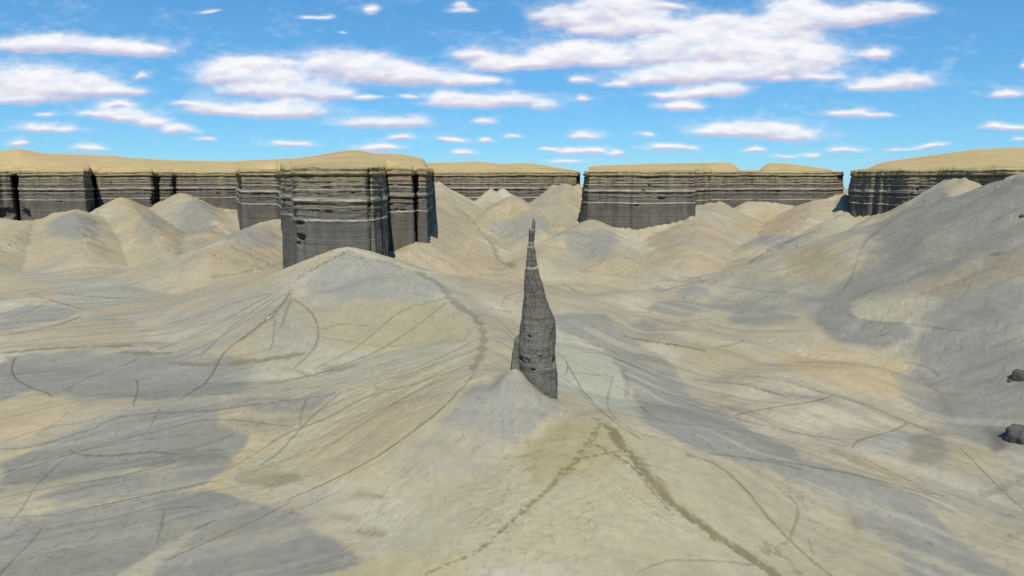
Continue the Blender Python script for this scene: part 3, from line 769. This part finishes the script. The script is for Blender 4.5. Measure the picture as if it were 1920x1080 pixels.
def mesa(name, label, cat, plan, crest, side=.15, ztop=5.0, zbot=-64.0, batter=.07, dz=.42, step=.8, cave=(), back=150):
    root = empty(name, (0, 0, 0))
    P0 = np.array([[ray(px, 345)[0] * Y, Y] for px, Y in plan])
    root.location = (float(P0[len(P0) // 2, 0]), float(P0[len(P0) // 2, 1]), EYE - 55)
    tag(root, label, cat)
    pts = []; par = []
    for k, (a, b) in enumerate(zip(P0[:-1], P0[1:])):
        L = np.hypot(*(b - a)); n = max(2, int(L / (step if abs(b[1] - a[1]) < 60 else step * 2)))
        for q in range(n):
            pts.append(a + (b - a) * q / n)
    pts.append(P0[-1]); pts = np.array(pts)
    # rounded, naturally uneven plan
    for _ in range(3):
        pts[1:-1] = .25 * pts[:-2] + .5 * pts[1:-1] + .25 * pts[2:]
    tan_ = np.gradient(pts, axis=0); tan_ /= np.linalg.norm(tan_, axis=1)[:, None] + 1e-9
    nor = np.stack([tan_[:, 1], -tan_[:, 0]], 1)            # outward: towards the camera for a left-to-right plan
    for _ in range(4):
        nor[1:-1] = .25 * nor[:-2] + .5 * nor[1:-1] + .25 * nor[2:]
    nor /= np.linalg.norm(nor, axis=1)[:, None] + 1e-9
    s = np.concatenate([[0], np.cumsum(np.hypot(*np.diff(pts, axis=0).T))])
    but = 1.5 * fbm(s / 16, s * 0 + len(name), 3, int(abs(plan[0][0]))) + .8 * fbm(s / 3.6, s * 0 + 3.3, 3, 8)
    but -= 1.5 * smooth(.50, .9, vnoise(s / 5.0, s * 0 + 1.7, 12)) + 1.0 * np.abs(fbm(s / 9, s * 0 + 5.5, 2, 13))
    but += 1.3 * np.round(1.5 * fbm(s / 12, s * 0 + 2.2, 2, 23))
    zt = ztop + 1.1 * fbm(s / 20, s * 0 + 9, 4, 6)
    zs = np.arange(zbot, ztop, dz)
    S, Zr = np.meshgrid(s, zs)
    Zv = zs[:, None] + (zt - ztop)[None, :] * smooth(-3, ztop, zs)[:, None]
    fw = side + (1 - side) * np.abs(nor[:, 1]) ** 2
    disp = batter * (ztop - zs[:, None]) * fw[None, :] + but[None, :] * (1 - .35 * smooth(-12, 4, zs))[:, None]
    zl = zs[:, None] + .5 * fbm(S / 40, S * 0 + 2, 2, 44)
    disp = disp + 1.2 * np.interp(zl, LEDZ, LEDD) * (1 + .8 * fbm(S / 5, Zr / 9, 3, 14))
    disp = disp + .55 * fbm(S / 6, Zr / .8, 3, 15) * smooth(-26, -15, Zr) + .55 * fbm(S / 2.6, Zr / 7, 4, 16) + .12 * fbm(S / .9, Zr / .9, 2, 18)
    rc = np.random.RandomState(int(abs(plan[1][0])) + 5)     # small natural alcoves under the harder beds
    for q in range(int(s[-1] / 26)):
        s0 = rc.uniform(0, s[-1]); z0 = rc.choice([-21.5, -16, -12.5, -7.2]) + rc.normal() * .3; rx = rc.uniform(.8, 3.2); rz = rc.uniform(.5, 1.2)
        e = ((S - s0) / rx) ** 2 + ((Zr - z0) / rz) ** 2 + .6 * fbm(S / 1.2, Zr / .9, 3, 29)
        disp = disp - rc.uniform(.6, 1.6) * (1 - smooth(.4, 1.1, e))
    for (px, py, rx, rz, dep) in cave:                     # hollows in the face
        k = np.argmin(np.abs(pts[:, 0] / pts[:, 1] - ray(px, py)[0]) + 1e-4 * pts[:, 1]); zc = ray(px, py)[1] * pts[k, 1]
        e = ((S - s[k]) / rx) ** 2 + ((Zr - zc) / rz) ** 2 + .4 * fbm(S / 1.5, Zr / 1.2, 3, 19)
        disp -= dep * (1 - smooth(.5, 1.1, e))
    up = pts[:, 0] / pts[:, 1] * 1313                       # clefts close up under the cap
    D = np.abs(up[:, None] - up[None, :]) < 11
    er = np.where(D, pts[None, :, 1], 1e9).min(1); op = np.where(D, er[None, :], -1e9).max(1)
    op = np.minimum(op, pts[:, 1]); bl = (smooth(-2.5, 3.0, Zr))
    PY = pts[None, :, 1] * (1 - bl) + op[None, :] * bl; PX = pts[None, :, 0] / pts[None, :, 1] * PY
    V = np.empty(S.shape + (3,))
    V[..., 0] = PX + nor[None, :, 0] * disp; V[..., 1] = PY + nor[None, :, 1] * disp; V[..., 2] = Zv
    grid_mesh('cliff_face', V, M_CLIFF, root)
    # cap: sloping soil above the cliff, up to the skyline
    top = V[-1]; u = top[:, 0] / top[:, 1]
    keep = [0]
    for k in range(1, len(u)):
        if u[k] > u[keep[-1]] + 4e-4: keep.append(k)
    top = top[keep]; u = u[keep]
    wgt = np.exp(-((u[:, None] - u[None, :]) / .022) ** 2); Ys = (wgt * top[None, :, 1]).sum(1) / wgt.sum(1); Zs = (wgt * top[None, :, 2]).sum(1) / wgt.sum(1)
    cr = np.array(crest, float); cu_ = np.array([ray(a, b)[0] for a, b, _ in cr]); cz = np.array([ray(a, b)[1] for a, b, _ in cr])
    Yc_ = np.interp(u, cu_, cr[:, 2]); Yc_ = np.maximum(Yc_, top[:, 1] + 6); gz = np.interp(u, cu_, cz)
    zc = gz * Yc_ ; zc = np.maximum(zc, top[:, 2] + .3)
    prof = [(0, 0), (.015, .03), (.03, .12), (.06, .16), (.12, .26), (.2, .34), (.3, .46), (.42, .58), (.55, .7), (.7, .82), (.82, .91), (.9, .96), (.95, .985), (1, 1), (1.06, .985)]
    qq = np.linspace(0, 1.06, 60) ** 1.15; qq = np.concatenate([[0, .004], qq[1:]])
    rows = []
    for q in qq:
        h = np.interp(q, [a for a, _ in prof], [b for _, b in prof])
        m_ = smooth(0, .12, q); Yf = top[:, 1] * (1 - m_) + np.minimum(Ys, Yc_ - 5) * m_; Zf = top[:, 2] * (1 - m_) + Zs * m_
        Y = Yf + (Yc_ - Yf) * q; Y = np.maximum(Y, top[:, 1] + .3 * q * 60); X = u * Y
        z = Zf + (zc - Zf) * h
        amp = min(1, q * 8) * (1 - smooth(.9, 1, q) * .7)
        z = z + amp * (.5 * fbm(X / 14, Y / 14, 4, 55) + .5 * np.abs(fbm(X / 30, Y / 120, 3, 56)))
        rows.append(np.stack([X, Y, z], 1))
    r = rows[-1].copy(); r[:, 0] *= (r[:, 1] + back) / r[:, 1]; r[:, 1] += back; r[:, 2] -= 4; rows.append(r)
    r = r.copy(); r[:, 0] *= (r[:, 1] + 40) / r[:, 1]; r[:, 1] += 40; r[:, 2] = zbot; rows.append(r)
    grid_mesh('cap', np.array(rows), M_CAP, root)
    return root


def build_mesas():
    mesa('mesa', 'long grey cliff with tan rounded top at the left edge, split by black clefts', 'mesa',
         [(-1500,560),(-300,575),(-100,600),(22,640),(26,668),(33,690),(38,665),(41,622),(100,615),(160,620),(168,640),(172,680),(179,682),(184,660),(284,668),(288,690),(296,692),(300,676),(324,684),(328,700),(334,690),(400,695),(446,700),(500,720)],
         [(-1500,270,700),(-300,275,700),(-60,290,700),(0,284,700),(35,279,705),(80,288,710),(210,292,730),(240,296,740),(330,301,760),(450,303,780),(520,300,790)],
         cave=[(288,376,9,10,9),(330,380,6,8,7),(48,404,8,7,7),(186,402,9,8,8),(12,400,9,5,4)], step=1.0)
    mesa('butte', 'tall dark grey banded butte with golden cap, standing nearest on the left of the spire', 'butte',
         [(446,740),(449,560),(452,530),(520,524),(526,480),(533,378),(549,372),(550,336),(556,331),(600,326),(652,324),(688,326),(692,333),(696,330),(708,336),(712,348),(716,385),(721,425),(727,414),(773,413),(777,436),(781,436),(784,418),(800,420),(804,445),(806,560),(809,740)],
         [(440,302,600),(520,299,560),(560,297,500),(620,288,490),(650,283,490),(676,283,490),(700,289,495),(750,289,495),(790,297,500),(797,303,505),(802,313,510),(812,318,600)],
         ztop=5.0, cave=[(565,417,3,1.2,2.5),(567,444,4,1.8,3.5),(566,456,3,1.5,2),(690,400,.8,7,2),(735,396,2,.9,1.5),(745,395,1,1.5,1.5),(757,395,2.5,.9,1.5),(803,446,3,2,3)], dz=.34, step=.55)
    mesa('mesa', 'low far grey mesa with pale sand chutes, between the butte and the middle gap', 'mesa',
         [(770,760),(800,706),(900,698),(1000,692),(1080,690),(1085,700),(1086,780)],
         [(760,308,800),(800,306,790),(890,303,790),(940,307,790),(990,306,780),(1020,310,770),(1040,314,760),(1070,318,740),(1086,322,730)], step=1.0)
    mesa('mesa', 'middle grey cliff right of the spire, its tan top broken by a shallow notch', 'mesa',
         [(1102,790),(1098,620),(1096,572),(1104,560),(1200,545),(1290,549),(1299,556),(1303,602),(1330,628),(1420,634),(1500,635),(1545,632),(1562,634),(1572,650),(1577,690),(1579,790)],
         [(1096,318,700),(1104,313,660),(1140,310,650),(1250,307,660),(1370,305,680),(1380,312,690),(1388,320,690),(1424,320,690),(1432,312,690),(1442,306,700),(1480,307,700),(1520,313,700),(1556,318,705),(1570,326,710),(1580,330,720)],
         side=1.0, ztop=4.6, cave=[(1240,372,3,1.5,2),(1205,360,2,2,2)], step=.8)
    mesa('mesa', 'right grey cliff under a wide golden hill, partly buried by the grey hillside', 'mesa',
         [(1603,830),(1597,640),(1595,570),(1600,556),(1640,532),(1700,500),(1760,484),(1830,450),(1885,432),(1960,420),(2300,400),(3000,380)],
         [(1592,322,650),(1600,319,640),(1625,317,630),(1645,308,640),(1665,303,640),(1750,291,640),(1840,280,640),(1880,278,640),(1960,277,640),(2300,270,640),(3000,270,640)],
         step=.8, cave=[(1718,355,1,1.2,1.5),(1625,372,3,1,1.2)])


build_mesas()


# ------------------------------------------------------------------ spire
def spire():
    Y0 = 152.0
    root = empty('rock_spire', (0, 0, 0))
    x, y, z = P(1010, 740, Y0); root.location = (x, y, EYE + z)
    tag(root, 'tall dark pointed rock spire with a white band, alone on the central ridge', 'rock spire')
    conv = lambda cx, cy: (860 + cx / 2.843, 400 + cy / 2.843)

    def column(name, prof, depth, rows, seed, holes=(), yoff=0.0, mat=M_SPIRE):
        prof = np.array(prof, float)
        cys = np.linspace(prof[0, 0], prof[-1, 0], rows)
        L = np.interp(cys, prof[:, 0], prof[:, 1]); R = np.interp(cys, prof[:, 0], prof[:, 2])
        na = 150; th = np.linspace(0, 2 * pi, na, endpoint=False)
        V = np.empty((rows, na, 3))
        for k in range(rows):
            xl, _, zl = P(*conv(L[k], cys[k]), Y0); xr, _, _ = P(*conv(R[k], cys[k]), Y0)
            cx = .5 * (xl + xr); hw = .5 * (xr - xl); hd = depth(hw)
            e = 3.2
            c, s_ = np.cos(th), np.sin(th)
            rr = (np.abs(c) ** e + np.abs(s_) ** e) ** (-1 / e)
            dx = c * rr * hw; dy = s_ * rr * hd
            # facets: a slanting front made of two planes meeting in a crease
            dy = np.where(s_ < 0, dy - .32 * hd * (1 - np.abs(c * rr - (-.25))), dy)
            arc = th * 2.2
            ns = .10 * fbm(arc * 2.2 + 0 * th, np.full(na, zl / 1.6), 4, seed) + .16 * fbm(arc * 1.3, np.full(na, zl / 7), 3, seed + 3)
            led = .045 * fbm(np.full(na, zl / .45), arc * .25, 3, seed + 5)
            if zl > -20: led *= 2.6
            ns += .16 * np.round(2.2 * fbm(arc * .9, np.full(na, zl / 3.2), 2, seed + 31)) / 1.5
            ns -= .26 * np.clip(np.abs(fbm(arc * 1.1 + .3 * zl / 9, np.full(na, zl / 11), 2, seed + 21)) * -6 + 1, 0, 1)
            jj = (ns + led) * min(1.0, hw / 1.2 + .12)
            for (hx, hy, rx, rz, dep) in holes:
                ax, _, az = P(*conv(hx, hy), Y0)
                e_ = ((cx + dx - ax) / rx) ** 2 + ((zl - az) / rz) ** 2 + .5 * fbm((cx + dx) * 2, np.full(na, zl * 2), 2, 5)
                jj = jj - np.where(s_ < 0, dep * (1 - smooth(.5, 1.1, e_)), 0)
            V[k, :, 0] = cx + dx + c * jj; V[k, :, 1] = Y0 + yoff + dy + s_ * jj * 1.3; V[k, :, 2] = zl + .05 * fbm(arc, th * 0 + zl, 2, seed + 9)
        return V
    body = [(84,376,405),(100,375,404),(120,374,402),(135,373,403),(150,372,401),(162,370,400),(168,368,402),(180,367,404),(200,365,407),(240,361,411),(262,360,416),(280,358,419),(290,357,421),(300,356,423),(340,353,432),
            (380,351,446),(400,350,452),(440,348,462),(480,344,478),(520,341,490),(545,339,500),(575,334,512),(600,332,514),(660,328,516),(720,325,516),(760,326,517),(800,329,518),(850,338,520),(910,346,524),(960,350,526),(1015,352,531),(1080,350,540)]
    V = column('shaft', body, lambda h: .35 + .80 * h, 420, 3, holes=[(372,635,.35,.3,.6),(392,806,.55,.35,.8),(333,760,.3,.8,.8),(508,780,.4,1.2,.9),(390,281,.5,.15,.4),(345,772,.25,.3,.5),(368,742,.6,.4,-.3),(430,425,.6,.8,-.25),(428,726,.5,.3,-.2),(370,900,.2,1.5,.4),(405,480,.15,2.5,.35)])
    grid_mesh('shaft', V, M_SPIRE, root, close=True, flip=False)
    pin = [(28,397,400),(40,393,407),(55,391,408),(75,389,408),(86,388,405),(92,386,405)]
    V = column('pinnacle', pin, lambda h: .15 + .8 * h, 40, 8)
    V[0] = V[0].mean(0)
    grid_mesh('pinnacle', V, M_SPIRE, root, close=True)
    cap = column('c', [(83,374,394),(86,372,406),(94,373,407),(97,376,404)], lambda h: .2 + .9 * h, 12, 18)
    cap[0] = cap[0].mean(0); cap[-1] = cap[-1].mean(0)
    grid_mesh('ledge_block', cap, M_SPIRE, root, close=True)
    but = [(655,318,328),(670,306,334),(690,298,338),(740,290,342),(780,284,345),(830,274,350),(880,268,356),(940,262,360)]
    V = column('buttress', but, lambda h: .4 + 1.2 * h, 120, 12, yoff=1.2)
    V[0] = V[0].mean(0)
    grid_mesh('buttress', V, M_SPIRE, root, close=True)
    return root


spire()


# ------------------------------------------------------------------ loose rocks
def rock_mesh(name, size, seed, mat, parent=None, blocky=.5, n=22, loc=(0, 0, 0)):
    th = np.linspace(0, 2 * pi, n * 2, endpoint=False); ph = np.linspace(-pi / 2, pi / 2, n)
    T, Ph = np.meshgrid(th, ph)
    d = np.stack([np.cos(Ph) * np.cos(T), np.cos(Ph) * np.sin(T), np.sin(Ph)], -1)
    e = 2 + 4 * blocky
    r = (np.abs(d) ** e).sum(-1) ** (-1 / e)
    r = r * (1 + .22 * fbm(d[..., 0] * 1.6 + d[..., 2] * 1.1, d[..., 1] * 1.6 + seed * 3, 3, seed) + .10 * fbm(d[..., 0] * 5 + d[..., 2] * 4, d[..., 1] * 5, 3, seed + 2))
    V = d * r[..., None] * np.array(size) / 2 + np.array(loc)
    V[0] = V[0].mean(0); V[-1] = V[-1].mean(0)
    V[..., 2] -= EYE
    return grid_mesh(name, V, mat, None, close=True)


def rock(px, py, w, h, seed, label, cat='boulder', mat=None, name='boulder', blocky=.6, group=None, sink=.36, rot=0.0):
    x, y, z = ground(px, py)
    k = y / 1313.0
    o = rock_mesh(name, (w * k, w * k * .8, h * k), seed, mat or M_ROCK, blocky=blocky)
    o.location = (x, y + w * k * .3, EYE + z + h * k * (.5 - sink)); o.rotation_euler = (0.1, 0.06, rot)
    tag(o, label, cat, group)
    return o


M_ROCK = strata_material('dark_boulder_rock', [(-52, .1, .3), (-50, .1, .3)], tantop=False, low=(96, 93, 89))
t = NT('pale_stone'); p = t.pos(); c = t.noise(p, (3, 3, 3), 1.0, 3); t.L.new(t.scale_col(t.mix(0.0, alb((205, 203, 198)), alb((205, 203, 198))), t.remap(c, .3, .7, .8, 1.1)), t.b.inputs['Base Color'])
M_PALE = t.m


def rocks():
    rock(1924, 828, 46, 36, 5, 'square dark grey boulder in a dark stain at the lower right edge', blocky=1.0, rot=.3)
    rock(1918, 712, 30, 24, 9, 'jagged dark rock jutting from the grey hillside at the right edge, above the square boulder', blocky=.5, rot=.7)
    rock(1896, 716, 9, 6, 10, 'small dark stone just left of the jagged rock on the right hillside', cat='stone', name='stone')
    rock(1919, 408, 9, 8, 11, 'little dark rock high on the right hillside, below the golden hill', cat='stone', name='stone')
    for i, (px, py, s, lab) in enumerate([(1178, 876, 8, 'small pale stone below the spire, between the two dark tracks'),
                                        (966, 818, 5, 'tiny pale stone on the grey slope left of where the tracks fork'),
                                        (762, 764, 5, 'tiny white stone on the tan slope left of the spire'),
                                        (503, 597, 6, 'tiny white stone on the track fan below the butte foot')]):
        rock(px, py, s, s * .7, 30 + i, lab, 'stone', M_PALE, 'stone', .3)


rocks()


def rubble():
    """pale scree spilled at the left foot of the butte"""
    rng = np.random.RandomState(7)
    vs = []; fs = []
    for k in range(520):
        t_ = rng.rand()
        px = 540 + 45 * t_ + rng.normal() * 5; py = 531 - 27 * t_ + rng.normal() * 3.0
        if k % 9 == 0: px, py = 560 + rng.normal() * 20, 520 + abs(rng.normal()) * 22
        x, y, z = ground(px, py)
        s = rng.uniform(.2, .75) * (1 + .8 * (rng.rand() > .94)); b = len(vs)
        R = rng.normal(size=(3, 3)); R, _ = np.linalg.qr(R)
        for q in ((1, 0, 0), (-1, 0, 0), (0, 1, 0), (0, -1, 0), (0, 0, .7), (0, 0, -.7)):
            vs.append(tuple(R @ np.array(q) * s * rng.uniform(.6, 1) * .6 + np.array((x, y, z + EYE + .1))))
        for f in ((0, 2, 4), (2, 1, 4), (1, 3, 4), (3, 0, 4), (2, 0, 5), (1, 2, 5), (3, 1, 5), (0, 3, 5)): fs.append(tuple(b + i for i in f))
    me = bpy.data.meshes.new('rubble'); me.from_pydata(vs, [], fs); me.materials.append(M_PALE)
    o = bpy.data.objects.new('rubble', me); COL.objects.link(o)
    tag(o, 'white broken scree spilled at the left foot of the tall butte', 'rubble', kind='stuff')


rubble()


def scattered_stones():
    rng = np.random.RandomState(17)
    vs = []; fs = []
    def drop(px, py, lo, hi):
        x, y, z = ground(px, py); s = lo + (hi - lo) * rng.rand() ** 3; b = len(vs)
        R = rng.normal(size=(3, 3)); R, _ = np.linalg.qr(R)
        for q in ((1, 0, 0), (-1, 0, 0), (0, 1, 0), (0, -1, 0), (0, 0, .8), (0, 0, -.8)):
            vs.append(tuple(R @ np.array(q) * s * rng.uniform(.6, 1) * .5 + np.array((x, y, z + EYE + s * .1))))
        for f in ((0, 2, 4), (2, 1, 4), (1, 3, 4), (3, 0, 4), (2, 0, 5), (1, 2, 5), (3, 1, 5), (0, 3, 5)): fs.append(tuple(b + i for i in f))
    for k in range(420):                        # under the spire
        t_ = rng.rand(); drop(962 + 95 * t_ + rng.normal() * 12, 708 + 62 * t_ + abs(rng.normal()) * 16, .08, .38)
    for k in range(700):                        # down the foreground slope
        drop(rng.uniform(700, 1250), rng.uniform(790, 1040), .06, .22)
    for k in range(260):                        # foot of the butte
        t_ = rng.rand(); drop(575 + 130 * t_, 505 - 36 * min(t_ / .6, 1) + max(0, t_ - .6) * 60 + abs(rng.normal()) * 7, .25, .95)
    for k in range(160):
        drop(rng.uniform(1820, 1915), rng.uniform(560, 860), .1, .4)
    me = bpy.data.meshes.new('scattered_stones'); me.from_pydata(vs, [], fs); me.materials.append(M_ROCK2)
    o = bpy.data.objects.new('scattered_stones', me); COL.objects.link(o)
    tag(o, 'small grey stones scattered over the slopes around the spire and butte', 'stones', kind='stuff')


t = NT('grey_stone'); p = t.pos(); c = t.noise(p, (.7, .7, .7), 1.0, 3); t.L.new(t.mix(t.remap(c, .35, .65, 0, 1), alb((118, 114, 106)), alb((165, 158, 140))), t.b.inputs['Base Color'])
M_ROCK2 = t.m
scattered_stones()

# ------------------------------------------------------------------ link the ground last, once all is laid out on it
GZ2 = GZ - DIG
COLR *= (1 - STROKE[..., None] * np.array([.96, 1.0, 1.12]))
COLR = np.clip(COLR, 0.004, 1) * KA
g = grid_mesh('ground', np.stack([GXX, GYY, GZ2], -1), M_GROUND, None, cols=COLR)
tag(g, 'tan and grey badland ground of smooth eroded ridges and washes', None, kind='structure')
